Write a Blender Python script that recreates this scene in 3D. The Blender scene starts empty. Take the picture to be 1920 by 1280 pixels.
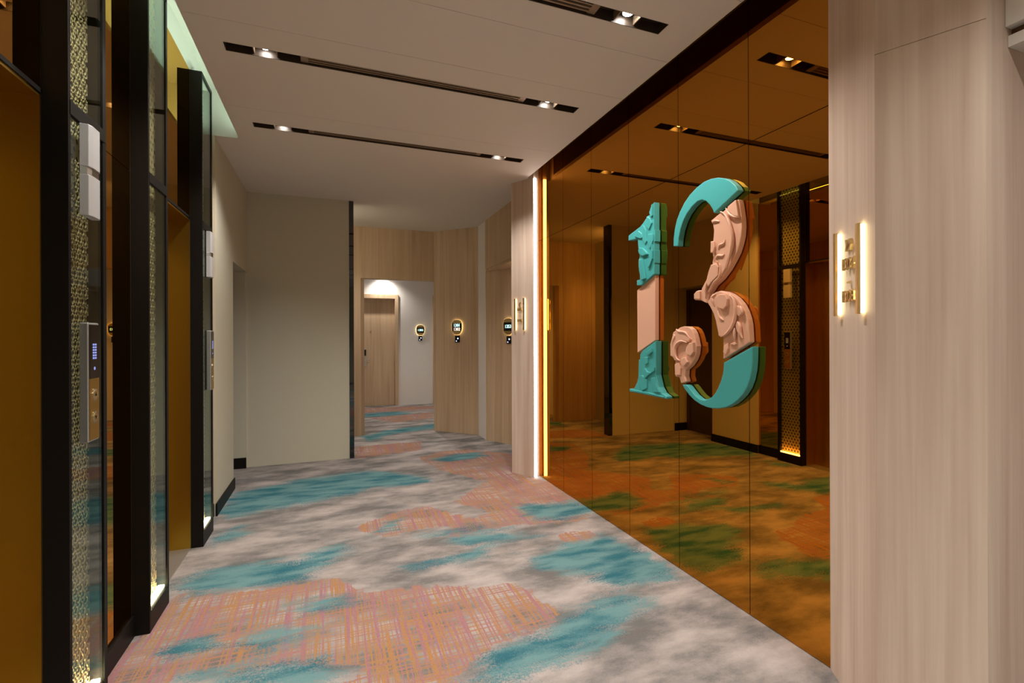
import bpy, bmesh, math, random
import numpy as np
from mathutils import Vector, Matrix

# ---------------------------------------------------------------- camera, world, exposure
scene = bpy.context.scene
COL = scene.collection
H = 1.4
YAW = math.atan(338 / 900)
cam_d = bpy.data.cameras.new('camera')
cam_d.sensor_width = 36.0
cam_d.lens = 36.0 * 900 / 1920
cam_d.shift_y = -7.2 / 1920
cam_d.clip_start = 0.02
cam = bpy.data.objects.new('camera', cam_d)
COL.objects.link(cam)
cam.matrix_world = (Matrix.Translation((0, 0, H)) @ Matrix.Rotation(-YAW, 4, 'Z')
                    @ Matrix.Rotation(math.pi / 2, 4, 'X') @ Matrix.Rotation(-0.0035, 4, 'Z'))
scene.camera = cam
w = bpy.data.worlds.new('world'); scene.world = w; w.use_nodes = True
w.node_tree.nodes['Background'].inputs[0].default_value = (1.0, 0.93, 0.84, 1)
w.node_tree.nodes['Background'].inputs[1].default_value = 0.05
vs = scene.view_settings
vs.view_transform = 'Standard'; vs.look = 'None'; vs.gamma = 1.0; vs.use_curve_mapping = False
vs.exposure = 0.0
SPOT_W = 80.0        # power of each ceiling spotlight
CEIL = 3.0

# ---------------------------------------------------------------- materials
def nt(name):
    m = bpy.data.materials.new(name); m.use_nodes = True
    t = m.node_tree; t.nodes.clear()
    out = t.nodes.new('ShaderNodeOutputMaterial')
    return m, t, out

def L(t, a, b): t.links.new(a, b)

def principled(name, col, rough=0.6, metal=0.0, spec=0.5, coat=0.0, bump=0.0, bscale=200.0, var=0.0):
    m, t, out = nt(name)
    b = t.nodes.new('ShaderNodeBsdfPrincipled')
    b.inputs['Base Color'].default_value = (*col, 1)
    b.inputs['Roughness'].default_value = rough
    b.inputs['Metallic'].default_value = metal
    b.inputs['Specular IOR Level'].default_value = spec
    b.inputs['Coat Weight'].default_value = coat
    L(t, b.outputs[0], out.inputs[0])
    if bump or var:
        tc = t.nodes.new('ShaderNodeTexCoord')
        n = t.nodes.new('ShaderNodeTexNoise'); n.inputs['Scale'].default_value = bscale; n.inputs['Detail'].default_value = 4
        L(t, tc.outputs['Object'], n.inputs['Vector'])
        if bump:
            bp = t.nodes.new('ShaderNodeBump'); bp.inputs['Strength'].default_value = bump; bp.inputs['Distance'].default_value = 0.002
            L(t, n.outputs[0], bp.inputs['Height']); L(t, bp.outputs[0], b.inputs['Normal'])
        if var:
            mx = t.nodes.new('ShaderNodeMix'); mx.data_type = 'RGBA'
            mx.inputs[6].default_value = (*[c * (1 - var) for c in col], 1); mx.inputs[7].default_value = (*[min(1, c * (1 + var)) for c in col], 1)
            L(t, n.outputs[0], mx.inputs[0]); L(t, mx.outputs[2], b.inputs['Base Color'])
    return m

def emission(name, col, s):
    m, t, out = nt(name)
    e = t.nodes.new('ShaderNodeEmission'); e.inputs[0].default_value = (*col, 1); e.inputs[1].default_value = s
    L(t, e.outputs[0], out.inputs[0]); return m

def glossy(name, col, rough=0.0):
    m, t, out = nt(name)
    g = t.nodes.new('ShaderNodeBsdfGlossy'); g.inputs['Color'].default_value = (*col, 1); g.inputs['Roughness'].default_value = rough
    L(t, g.outputs[0], out.inputs[0]); return m

def glass(name):
    m, t, out = nt(name)
    tr = t.nodes.new('ShaderNodeBsdfTransparent'); tr.inputs[0].default_value = (0.86, 0.93, 0.89, 1)
    g = t.nodes.new('ShaderNodeBsdfGlossy'); g.inputs['Color'].default_value = (0.9, 0.96, 0.93, 1); g.inputs['Roughness'].default_value = 0.0
    lw = t.nodes.new('ShaderNodeLayerWeight'); lw.inputs[0].default_value = 0.5
    pw = t.nodes.new('ShaderNodeMath'); pw.operation = 'POWER'; pw.inputs[1].default_value = 5.0; L(t, lw.outputs['Facing'], pw.inputs[0])
    f = t.nodes.new('ShaderNodeMath'); f.operation = 'MULTIPLY_ADD'; f.inputs[1].default_value = 0.96; f.inputs[2].default_value = 0.04; L(t, pw.outputs[0], f.inputs[0])
    mx = t.nodes.new('ShaderNodeMixShader')
    L(t, f.outputs[0], mx.inputs[0]); L(t, tr.outputs[0], mx.inputs[1]); L(t, g.outputs[0], mx.inputs[2]); L(t, mx.outputs[0], out.inputs[0])
    return m

def wood(name, c1, c2, rough=0.55):
    m, t, out = nt(name)
    b = t.nodes.new('ShaderNodeBsdfPrincipled'); b.inputs['Roughness'].default_value = rough; b.inputs['Specular IOR Level'].default_value = 0.3
    tc = t.nodes.new('ShaderNodeTexCoord')
    def noise(sx, sz, det, dist=0.0):
        mp = t.nodes.new('ShaderNodeMapping'); mp.inputs['Scale'].default_value = (sx, sx, sz)
        n = t.nodes.new('ShaderNodeTexNoise'); n.inputs['Scale'].default_value = 1.0; n.inputs['Detail'].default_value = det
        n.inputs['Distortion'].default_value = dist
        L(t, tc.outputs['Object'], mp.inputs['Vector']); L(t, mp.outputs[0], n.inputs['Vector']); return n.outputs[0]
    a = noise(11, 0.5, 3, 0.6); c = noise(90, 1.6, 2); d = noise(30, 0.8, 3, 0.3)
    m1 = t.nodes.new('ShaderNodeMath'); m1.operation = 'MULTIPLY'; m1.inputs[1].default_value = 0.5; L(t, a, m1.inputs[0])
    m2 = t.nodes.new('ShaderNodeMath'); m2.operation = 'MULTIPLY_ADD'; m2.inputs[1].default_value = 0.2; L(t, c, m2.inputs[0]); L(t, m1.outputs[0], m2.inputs[2])
    m3 = t.nodes.new('ShaderNodeMath'); m3.operation = 'MULTIPLY_ADD'; m3.inputs[1].default_value = 0.3; L(t, d, m3.inputs[0]); L(t, m2.outputs[0], m3.inputs[2])
    r = t.nodes.new('ShaderNodeValToRGB'); r.color_ramp.elements[0].position = 0.36; r.color_ramp.elements[0].color = (*c1, 1)
    r.color_ramp.elements[1].position = 0.64; r.color_ramp.elements[1].color = (*c2, 1)
    L(t, m3.outputs[0], r.inputs[0]); L(t, r.outputs[0], b.inputs['Base Color'])
    bp = t.nodes.new('ShaderNodeBump'); bp.inputs['Strength'].default_value = 0.08; bp.inputs['Distance'].default_value = 0.002
    L(t, c, bp.inputs['Height']); L(t, bp.outputs[0], b.inputs['Normal']); L(t, b.outputs[0], out.inputs[0])
    return m

def carpet(name):
    m, t, out = nt(name)
    b = t.nodes.new('ShaderNodeBsdfPrincipled'); b.inputs['Roughness'].default_value = 0.95; b.inputs['Specular IOR Level'].default_value = 0.05
    tc = t.nodes.new('ShaderNodeTexCoord'); P = tc.outputs['Object']
    def noise(scale, det=4, sc=(1, 1, 1), off=(0, 0, 0), rgh=0.55):
        mp = t.nodes.new('ShaderNodeMapping'); mp.inputs['Scale'].default_value = sc; mp.inputs['Location'].default_value = off
        n = t.nodes.new('ShaderNodeTexNoise'); n.inputs['Scale'].default_value = scale; n.inputs['Detail'].default_value = det; n.inputs['Roughness'].default_value = rgh
        L(t, P, mp.inputs['Vector']); L(t, mp.outputs[0], n.inputs['Vector']); return n.outputs[0]
    def math_(op, a, bb, c=None):
        n = t.nodes.new('ShaderNodeMath'); n.operation = op
        for i, v in enumerate((a, bb, c)):
            if v is None: continue
            if isinstance(v, (int, float)): n.inputs[i].default_value = v
            else: L(t, v, n.inputs[i])
        return n.outputs[0]
    def step(v, lo, hi):
        n = t.nodes.new('ShaderNodeMapRange'); n.inputs[1].default_value = lo; n.inputs[2].default_value = hi; L(t, v, n.inputs[0]); return n.outputs[0]
    def mix(f, a, bb):
        n = t.nodes.new('ShaderNodeMix'); n.data_type = 'RGBA'
        L(t, f, n.inputs[0])
        for i, v in ((6, a), (7, bb)):
            if isinstance(v, tuple): n.inputs[i].default_value = (*v, 1)
            else: L(t, v, n.inputs[i])
        return n.outputs[2]
    def attr(nm):
        n = t.nodes.new('ShaderNodeAttribute'); n.attribute_name = nm; return n.outputs['Fac']
    grain = math_('ADD', math_('MULTIPLY', noise(240, 2, rgh=0.7), 0.5), math_('MULTIPLY', noise(85, 3, (1, 1, 1), (3, 8, 0), 0.75), 0.5))
    # cloudy greige ground
    cl = noise(2.8, 7, (0.8, 1.7, 1), (3.1, 0.4, 0), 0.6)
    cl = math_('MULTIPLY_ADD', grain, 0.55, cl)
    ground = mix(step(cl, 0.62, 0.90), C_LIGHT, C_GREY)
    # crosshatched patches
    def lines(sc, off, lo, hi):
        return math_('MULTIPLY', step(noise(1, 2, sc, off), lo, hi), step(math_('ADD', noise(1, 2, (sc[0] * 0.25 + 2, sc[1] * 0.25 + 2, 1), off), math_('MULTIPLY', grain, 0.3)), 0.42, 0.62))
    hatch = mix(lines((75, 1.2, 1), (1, 2, 0), 0.52, 0.57), ground, C_ORANGE)
    hatch = mix(lines((1.2, 95, 1), (31, 13, 0), 0.53, 0.58), hatch, C_ORANGE)
    hatch = mix(lines((60, 1.0, 1), (17, 3, 0), 0.52, 0.57), hatch, C_PINK)
    hatch = mix(lines((1.4, 80, 1), (5, 9, 0), 0.53, 0.58), hatch, C_ROSE)
    hatch = mix(lines((110, 1.5, 1), (41, 23, 0), 0.56, 0.60), hatch, C_ORANGE)
    edge = math_('ADD', math_('MULTIPLY', math_('SUBTRACT', noise(1, 2, (26, 5, 1)), 0.5), 0.5), math_('MULTIPLY', math_('SUBTRACT', noise(1, 2, (5, 24, 1)), 0.5), 0.4))
    pm = step(math_('ADD', attr('pink'), edge), 0.47, 0.53)
    col = mix(pm, ground, hatch)
    # teal clouds
    tn = math_('ADD', math_('MULTIPLY', math_('SUBTRACT', noise(4.0, 7, (0.7, 1.9, 1), (7, 7, 0), 0.65), 0.5), 1.7), math_('MULTIPLY', math_('SUBTRACT', grain, 0.5), 2.2))
    tm = math_('ADD', attr('teal'), tn)
    tealc = mix(step(math_('ADD', noise(4.5, 6, (0.6, 2.0, 1), (2, 11, 0)), math_('MULTIPLY', grain, 0.8)), 0.82, 1.04), C_TEAL, C_TEALD)
    col = mix(step(tm, 0.36, 0.66), col, tealc)
    # pile speckle
    sp = mix(step(grain, 0.35, 0.65), (0.80, 0.80, 0.80), (1.14, 1.14, 1.14))
    mul = t.nodes.new('ShaderNodeMix'); mul.data_type = 'RGBA'; mul.blend_type = 'MULTIPLY'; mul.inputs[0].default_value = 1.0
    L(t, col, mul.inputs[6]); L(t, sp, mul.inputs[7])
    L(t, mul.outputs[2], b.inputs['Base Color'])
    bp = t.nodes.new('ShaderNodeBump'); bp.inputs['Strength'].default_value = 0.35; bp.inputs['Distance'].default_value = 0.004
    L(t, grain, bp.inputs['Height']); L(t, bp.outputs[0], b.inputs['Normal'])
    L(t, b.outputs[0], out.inputs[0])
    return m

C_LIGHT = (0.42, 0.375, 0.36); C_GREY = (0.15, 0.143, 0.14)
C_TEAL = (0.135, 0.26, 0.275); C_TEALD = (0.03, 0.13, 0.17)
C_ORANGE = (0.36, 0.195, 0.09); C_PINK = (0.32, 0.16, 0.19); C_ROSE = (0.33, 0.175, 0.165)

M = {
 'carpet': carpet('carpet_pile'),
 'ceiling': principled('ceiling_paint', (0.72, 0.68, 0.645), 0.75, bump=0.03, bscale=300),
 'cream': principled('cream_paint', (0.55, 0.53, 0.425), 0.7, bump=0.04, bscale=250),
 'white': principled('white_paint', (0.74, 0.71, 0.68), 0.7, bump=0.04, bscale=250),
 'wood': wood('ash_veneer', (0.52, 0.385, 0.31), (0.68, 0.55, 0.46)),
 'oak': wood('oak_veneer', (0.47, 0.325, 0.20), (0.63, 0.47, 0.315)),
 'amber': glossy('amber_mirror', (0.56, 0.24, 0.032), 0.0),
 'bronze': glossy('bronze_mirror', (0.60, 0.33, 0.09), 0.0),
 'brass': principled('brushed_brass', (0.50, 0.315, 0.045), 0.30, 0.97),
 'brass2': principled('satin_brass', (0.62, 0.48, 0.24), 0.32, 1.0),
 'black': principled('black_metal', (0.010, 0.0085, 0.0075), 0.45, 0.0, 0.12),
 'darkmirror': glossy('dark_mirror', (0.10, 0.10, 0.10), 0.02),
 'slot': principled('slot_bronze', (0.045, 0.03, 0.02), 0.45),
 'slat': principled('slat_bronze', (0.30, 0.22, 0.15), 0.4, 0.3),
 'gold': principled('gold_screen', (0.86, 0.60, 0.33), 0.45, 0.1),
 'screenback': principled('screen_backing', (0.06, 0.04, 0.018), 0.6),
 'glass': glass('clear_glass'),
 'plastic': principled('white_plastic', (0.46, 0.46, 0.465), 0.35),
 'alu': principled('brushed_aluminium', (0.55, 0.56, 0.55), 0.35, 0.8),
 'steel': principled('polished_steel', (0.75, 0.75, 0.75), 0.12, 1.0),
 'screen': principled('black_screen', (0.004, 0.004, 0.006), 0.06, 0.0, 0.5),
 'teal': principled('teal_lacquer', (0.055, 0.36, 0.36), 0.42, var=0.06, bscale=6),
 'pink': principled('pink_lacquer', (0.74, 0.41, 0.28), 0.42, var=0.06, bscale=6),
 'darkdoor': principled('dark_door', (0.06, 0.04, 0.03), 0.4),
 'recess': principled('recess_brown', (0.10, 0.05, 0.025), 0.6),
 'spot': emission('spot_lens', (1.0, 0.95, 0.88), 60),
 'led': emission('warm_white_led', (1.0, 0.88, 0.80), 15),
 'ledsign': emission('sign_led', (1.0, 0.80, 0.42), 14),
 'ledcol': emission('column_led', (1.0, 0.76, 0.44), 48),
 'ledcove': emission('cove_led', (0.72, 1.0, 0.74), 30),
 'digit': emission('lit_digits', (0.55, 1.0, 0.95), 3.0),
 'digit2': emission('lit_digits_peach', (1.0, 0.72, 0.55), 3.0),
 'blue': emission('blue_display', (0.35, 0.40, 0.9), 0.9),
 'bluedot': emission('blue_indicator', (0.55, 0.65, 1.0), 2.5),
}

# ---------------------------------------------------------------- helpers
WL = {}
def link(o, parent=None):
    COL.objects.link(o)
    if parent is not None:
        o.parent = parent
        o.location = -WL.get(parent.name, Vector((0, 0, 0)))
    return o

def mesh(name, verts, faces, mat, parent=None, smooth=False, bevel=0.0, seg=2):
    me = bpy.data.meshes.new(name); me.from_pydata([tuple(v) for v in verts], [], faces)
    bm = bmesh.new(); bm.from_mesh(me); bmesh.ops.recalc_face_normals(bm, faces=bm.faces); bm.to_mesh(me); bm.free()
    if smooth:
        for p in me.polygons: p.use_smooth = True
    me.materials.append(M[mat])
    o = bpy.data.objects.new(name, me); link(o, parent)
    if bevel:
        b = o.modifiers.new('bevel', 'BEVEL'); b.width = bevel; b.segments = seg; b.limit_method = 'ANGLE'; b.angle_limit = math.radians(35)
    return o

class MB:
    """collects boxes and prisms into one mesh"""
    def __init__(s): s.v = []; s.f = []
    def add(s, v, f):
        n = len(s.v); s.v += [tuple(a) for a in v]; s.f += [tuple(i + n for i in q) for q in f]; return s
    def box(s, x0, x1, y0, y1, z0, z1):
        return s.add([(x, y, z) for z in (z0, z1) for y in (y0, y1) for x in (x0, x1)],
                     [(0, 2, 3, 1), (4, 5, 7, 6), (0, 1, 5, 4), (2, 6, 7, 3), (0, 4, 6, 2), (1, 3, 7, 5)])
    def prism(s, pts, z0, z1):
        n = len(pts)
        return s.add([(x, y, z0) for x, y in pts] + [(x, y, z1) for x, y in pts],
                     [tuple(range(n)), tuple(range(n, 2 * n))] + [(i, (i + 1) % n, n + (i + 1) % n, n + i) for i in range(n)])
    def yz(s, pts, x0, x1):
        n = len(pts)
        return s.add([(x0, y, z) for y, z in pts] + [(x1, y, z) for y, z in pts],
                     [tuple(range(n)), tuple(range(n, 2 * n))] + [(i, (i + 1) % n, n + (i + 1) % n, n + i) for i in range(n)])
    def fbox(s, F, u0, u1, z0, z1, n0, n1):
        o, t, nn = F
        c = [o + t * u + nn * n + Vector((0, 0, z)) for z in (z0, z1) for n in (n0, n1) for u in (u0, u1)]
        return s.add(c, [(0, 2, 3, 1), (4, 5, 7, 6), (0, 1, 5, 4), (2, 6, 7, 3), (0, 4, 6, 2), (1, 3, 7, 5)])
    def fpoly(s, F, pts, n0, n1):
        o, t, nn = F; k = len(pts)
        c = [o + t * u + Vector((0, 0, z)) + nn * n for n in (n0, n1) for u, z in pts]
        return s.add(c, [tuple(range(k)), tuple(range(k, 2 * k))] + [(i, (i + 1) % k, k + (i + 1) % k, k + i) for i in range(k)])
    def out(s, name, mat, parent=None, bevel=0.0, seg=2, smooth=False):
        return mesh(name, s.v, s.f, mat, parent, smooth, bevel, seg)

def bx(name, x0, x1, y0, y1, z0, z1, mat, parent=None, bevel=0.0):
    return MB().box(x0, x1, y0, y1, z0, z1).out(name, mat, parent, bevel)

def tag(o, label, cat, group=None):
    o['label'] = label; o['category'] = cat
    if group: o['group'] = group
    return o
def struct(o, label=None):
    o['kind'] = 'structure'
    if label: o['label'] = label
    return o
def empty(name, loc):
    o = bpy.data.objects.new(name, None); o.empty_display_size = 0.05; COL.objects.link(o)
    o.location = loc; WL[o.name] = Vector(loc); return o

def tube_path(pts, r, flat=1.0, nseg=8):
    """swept tube along 3d points, used for carved ridges"""
    P = [Vector(p) for p in pts]
    Q = []                                   # smooth (Catmull-Rom)
    for i in range(len(P) - 1):
        a, b, c, d = P[max(i - 1, 0)], P[i], P[i + 1], P[min(i + 2, len(P) - 1)]
        for k in range(5):
            u = k / 5
            Q.append(0.5 * ((2 * b) + (c - a) * u + (2 * a - 5 * b + 4 * c - d) * u * u + (3 * b - a - 3 * c + d) * u ** 3))
    Q.append(P[-1])
    v = []; f = []; n = len(Q)
    for i, q in enumerate(Q):
        tg = (Q[min(i + 1, n - 1)] - Q[max(i - 1, 0)]).normalized()
        nx = Vector((1, 0, 0)); bi = tg.cross(nx).normalized()
        taper = min(1.0, 0.35 + 2.2 * min(i, n - 1 - i) / n)
        for k in range(nseg):
            a = 2 * math.pi * k / nseg
            v.append(q + bi * (r * taper * math.cos(a)) + nx * (r * flat * taper * math.sin(a)))
    for i in range(n - 1):
        for k in range(nseg):
            f.append((i * nseg + k, i * nseg + (k + 1) % nseg, (i + 1) * nseg + (k + 1) % nseg, (i + 1) * nseg + k))
    f.append(tuple(range(nseg))); f.append(tuple(range((n - 1) * nseg, n * nseg)))
    return v, f

def disc(c, r, axis, depth, n=20):
    """cylinder of radius r from point c along unit vector axis"""
    a = Vector(axis).normalized(); u = a.orthogonal().normalized(); w_ = a.cross(u); c = Vector(c)
    ring = [u * (r * math.cos(2 * math.pi * k / n)) + w_ * (r * math.sin(2 * math.pi * k / n)) for k in range(n)]
    v = [c + p for p in ring] + [c + a * depth + p for p in ring]
    f = [tuple(range(n)), tuple(range(n, 2 * n))] + [(k, (k + 1) % n, n + (k + 1) % n, n + k) for k in range(n)]
    return v, f

def text_mesh(name, body, size, F, u, z, n0, depth, mat, parent, sx=1.0, align='CENTER'):
    cu = bpy.data.curves.new(name, 'FONT'); cu.body = body; cu.size = size; cu.align_x = align; cu.align_y = 'CENTER'
    cu.extrude = depth / 2; cu.resolution_u = 3
    tmp = bpy.data.objects.new(name + '_tmp', cu); COL.objects.link(tmp)
    dg = bpy.context.evaluated_depsgraph_get(); dg.update()
    me = bpy.data.meshes.new_from_object(tmp.evaluated_get(dg))
    bpy.data.objects.remove(tmp); bpy.data.curves.remove(cu)
    o_, t_, n_ = F
    for vv in me.vertices:
        x, y, zz = vv.co
        vv.co = o_ + t_ * (u + x * sx) + Vector((0, 0, z + y)) + n_ * (n0 + depth / 2 + zz)
    me.materials.clear(); me.materials.append(M[mat])
    o = bpy.data.objects.new(name, me); link(o, parent); return o

def frame(p, q, toward):
    """frame on a vertical wall running from p to q; normal points to 'toward'"""
    p = Vector((*p, 0)); q = Vector((*q, 0)); t = (q - p).normalized(); n = Vector((-t.y, t.x, 0))
    if n.dot(Vector((*toward, 0)) - p) < 0: n = -n
    return (p, t, n)

# ---------------------------------------------------------------- traced outlines (Y, Z on the wall) and carpet patches (X, Y)
SHAPES = {
 'one_top': [(2.5335, 2.2574), (2.585, 2.2067), (2.5706, 2.1852), (2.5977, 2.184), (2.6425, 2.1534), (2.6786, 2.133), (2.8127, 2.1003), (2.8153, 2.065), (2.7091, 2.0568), (2.7016, 1.9967), (2.6895, 1.9746), (2.6875, 1.9311), (2.6999, 1.9097), (2.7001, 1.8631), (2.6858, 1.8545), (2.6862, 1.7815), (2.7197, 1.782), (2.7199, 1.7465), (2.6644, 1.7427), (2.533, 1.7989)],
 'one_mid': [(2.7368, 1.7164), (2.5427, 1.7963), (2.545, 1.381), (2.7348, 1.296)],
 'one_base': [(2.5183, 1.3767), (2.656, 1.3116), (2.6835, 1.2877), (2.6871, 1.2511), (2.7004, 1.2505), (2.7066, 1.1334), (2.7237, 1.0918), (2.7466, 1.0628), (2.7582, 1.0515), (2.8084, 1.0466), (2.8085, 1.0259), (2.4158, 1.0209), (2.4157, 1.0362), (2.4631, 1.0525), (2.4922, 1.087), (2.5067, 1.1233), (2.5195, 1.1602)],
 'three_arc': [(2.3572, 1.9449), (2.3543, 1.9894), (2.3432, 2.047), (2.3252, 2.0967), (2.2987, 2.1377), (2.2599, 2.1804), (2.2139, 2.2141), (2.1575, 2.2404), (2.1032, 2.2547), (2.051, 2.255), (2.0008, 2.2458), (1.9524, 2.227), (1.9123, 2.2006), (1.8798, 2.1663), (1.8646, 2.1391), (2.0287, 2.063), (2.0373, 2.084), (2.059, 2.1165), (2.0886, 2.1451), (2.119, 2.1598), (2.1539, 2.1592), (2.198, 2.1413), (2.2392, 2.1115), (2.2689, 2.0778), (2.2949, 2.0308), (2.3099, 1.9808), (2.3154, 1.9374)],
 'three_upper': [(2.0512, 2.0312), (1.973, 2.0579), (1.9422, 2.0701), (1.886, 2.094), (1.8681, 2.0952), (1.8618, 2.0708), (1.8495, 1.9973), (1.8472, 1.9516), (1.8518, 1.9074), (1.8646, 1.8646), (1.8808, 1.8269), (1.9069, 1.7902), (1.9403, 1.7485), (1.9885, 1.7046), (2.0383, 1.6753), (2.0714, 1.6378), (2.0814, 1.5867), (2.0903, 1.5846), (2.136, 1.6039), (2.1849, 1.6098), (2.1831, 1.6448), (2.1592, 1.6618), (2.1319, 1.6598), (2.1264, 1.6721), (2.0973, 1.7089), (2.0672, 1.7491), (2.0598, 1.759), (2.0487, 1.7954), (2.0412, 1.8266), (2.0448, 1.8488), (2.0424, 1.897), (2.0314, 1.9218), (2.0297, 1.9698), (2.0332, 2.0028), (2.0513, 2.0176)],
 'three_lower': [(2.068, 1.5949), (2.0313, 1.6396), (1.9888, 1.6447), (1.9476, 1.6347), (1.9143, 1.6188), (1.8818, 1.5967), (1.8502, 1.5641), (1.8285, 1.5278), (1.8134, 1.4874), (1.8074, 1.4576), (1.8045, 1.418), (1.8017, 1.3737), (1.9731, 1.283), (1.9719, 1.3982), (1.9948, 1.3998), (2.0002, 1.4359), (2.0141, 1.4842), (2.0283, 1.5212), (2.0535, 1.5532), (2.0814, 1.5817)],
 'three_ball': [(2.3007, 1.1281), (2.3153, 1.1623), (2.3462, 1.163), (2.355, 1.1833), (2.3504, 1.2196), (2.3502, 1.2616), (2.3817, 1.2815), (2.3842, 1.3329), (2.3793, 1.3814), (2.3582, 1.4296), (2.3403, 1.4383), (2.3094, 1.4556), (2.2749, 1.4625), (2.237, 1.4599), (2.2083, 1.445), (2.1922, 1.4219), (2.1803, 1.3935), (2.1686, 1.3483), (2.1752, 1.303), (2.193, 1.2683), (2.2258, 1.2324), (2.2609, 1.2101), (2.2645, 1.172), (2.2528, 1.141), (2.2851, 1.1306)],
 'three_bowl': [(2.2823, 1.1211), (2.2612, 1.0968), (2.2238, 1.0661), (2.1793, 1.0399), (2.1322, 1.0234), (2.0866, 1.0156), (2.0423, 1.0145), (1.9924, 1.0213), (1.9443, 1.0347), (1.9043, 1.0554), (1.8718, 1.0798), (1.8401, 1.1111), (1.8153, 1.146), (1.7969, 1.1871), (1.7847, 1.237), (1.7797, 1.2861), (1.7783, 1.3447), (1.7794, 1.3534), (1.9636, 1.2651), (1.9651, 1.2363), (1.9708, 1.2044), (1.9848, 1.1665), (2.0024, 1.1331), (2.0203, 1.1047), (2.042, 1.0808), (2.0677, 1.0643), (2.1014, 1.0521), (2.1398, 1.0531), (2.1791, 1.071), (2.2113, 1.0961), (2.2318, 1.1141), (2.2484, 1.1242)],
}
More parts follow.
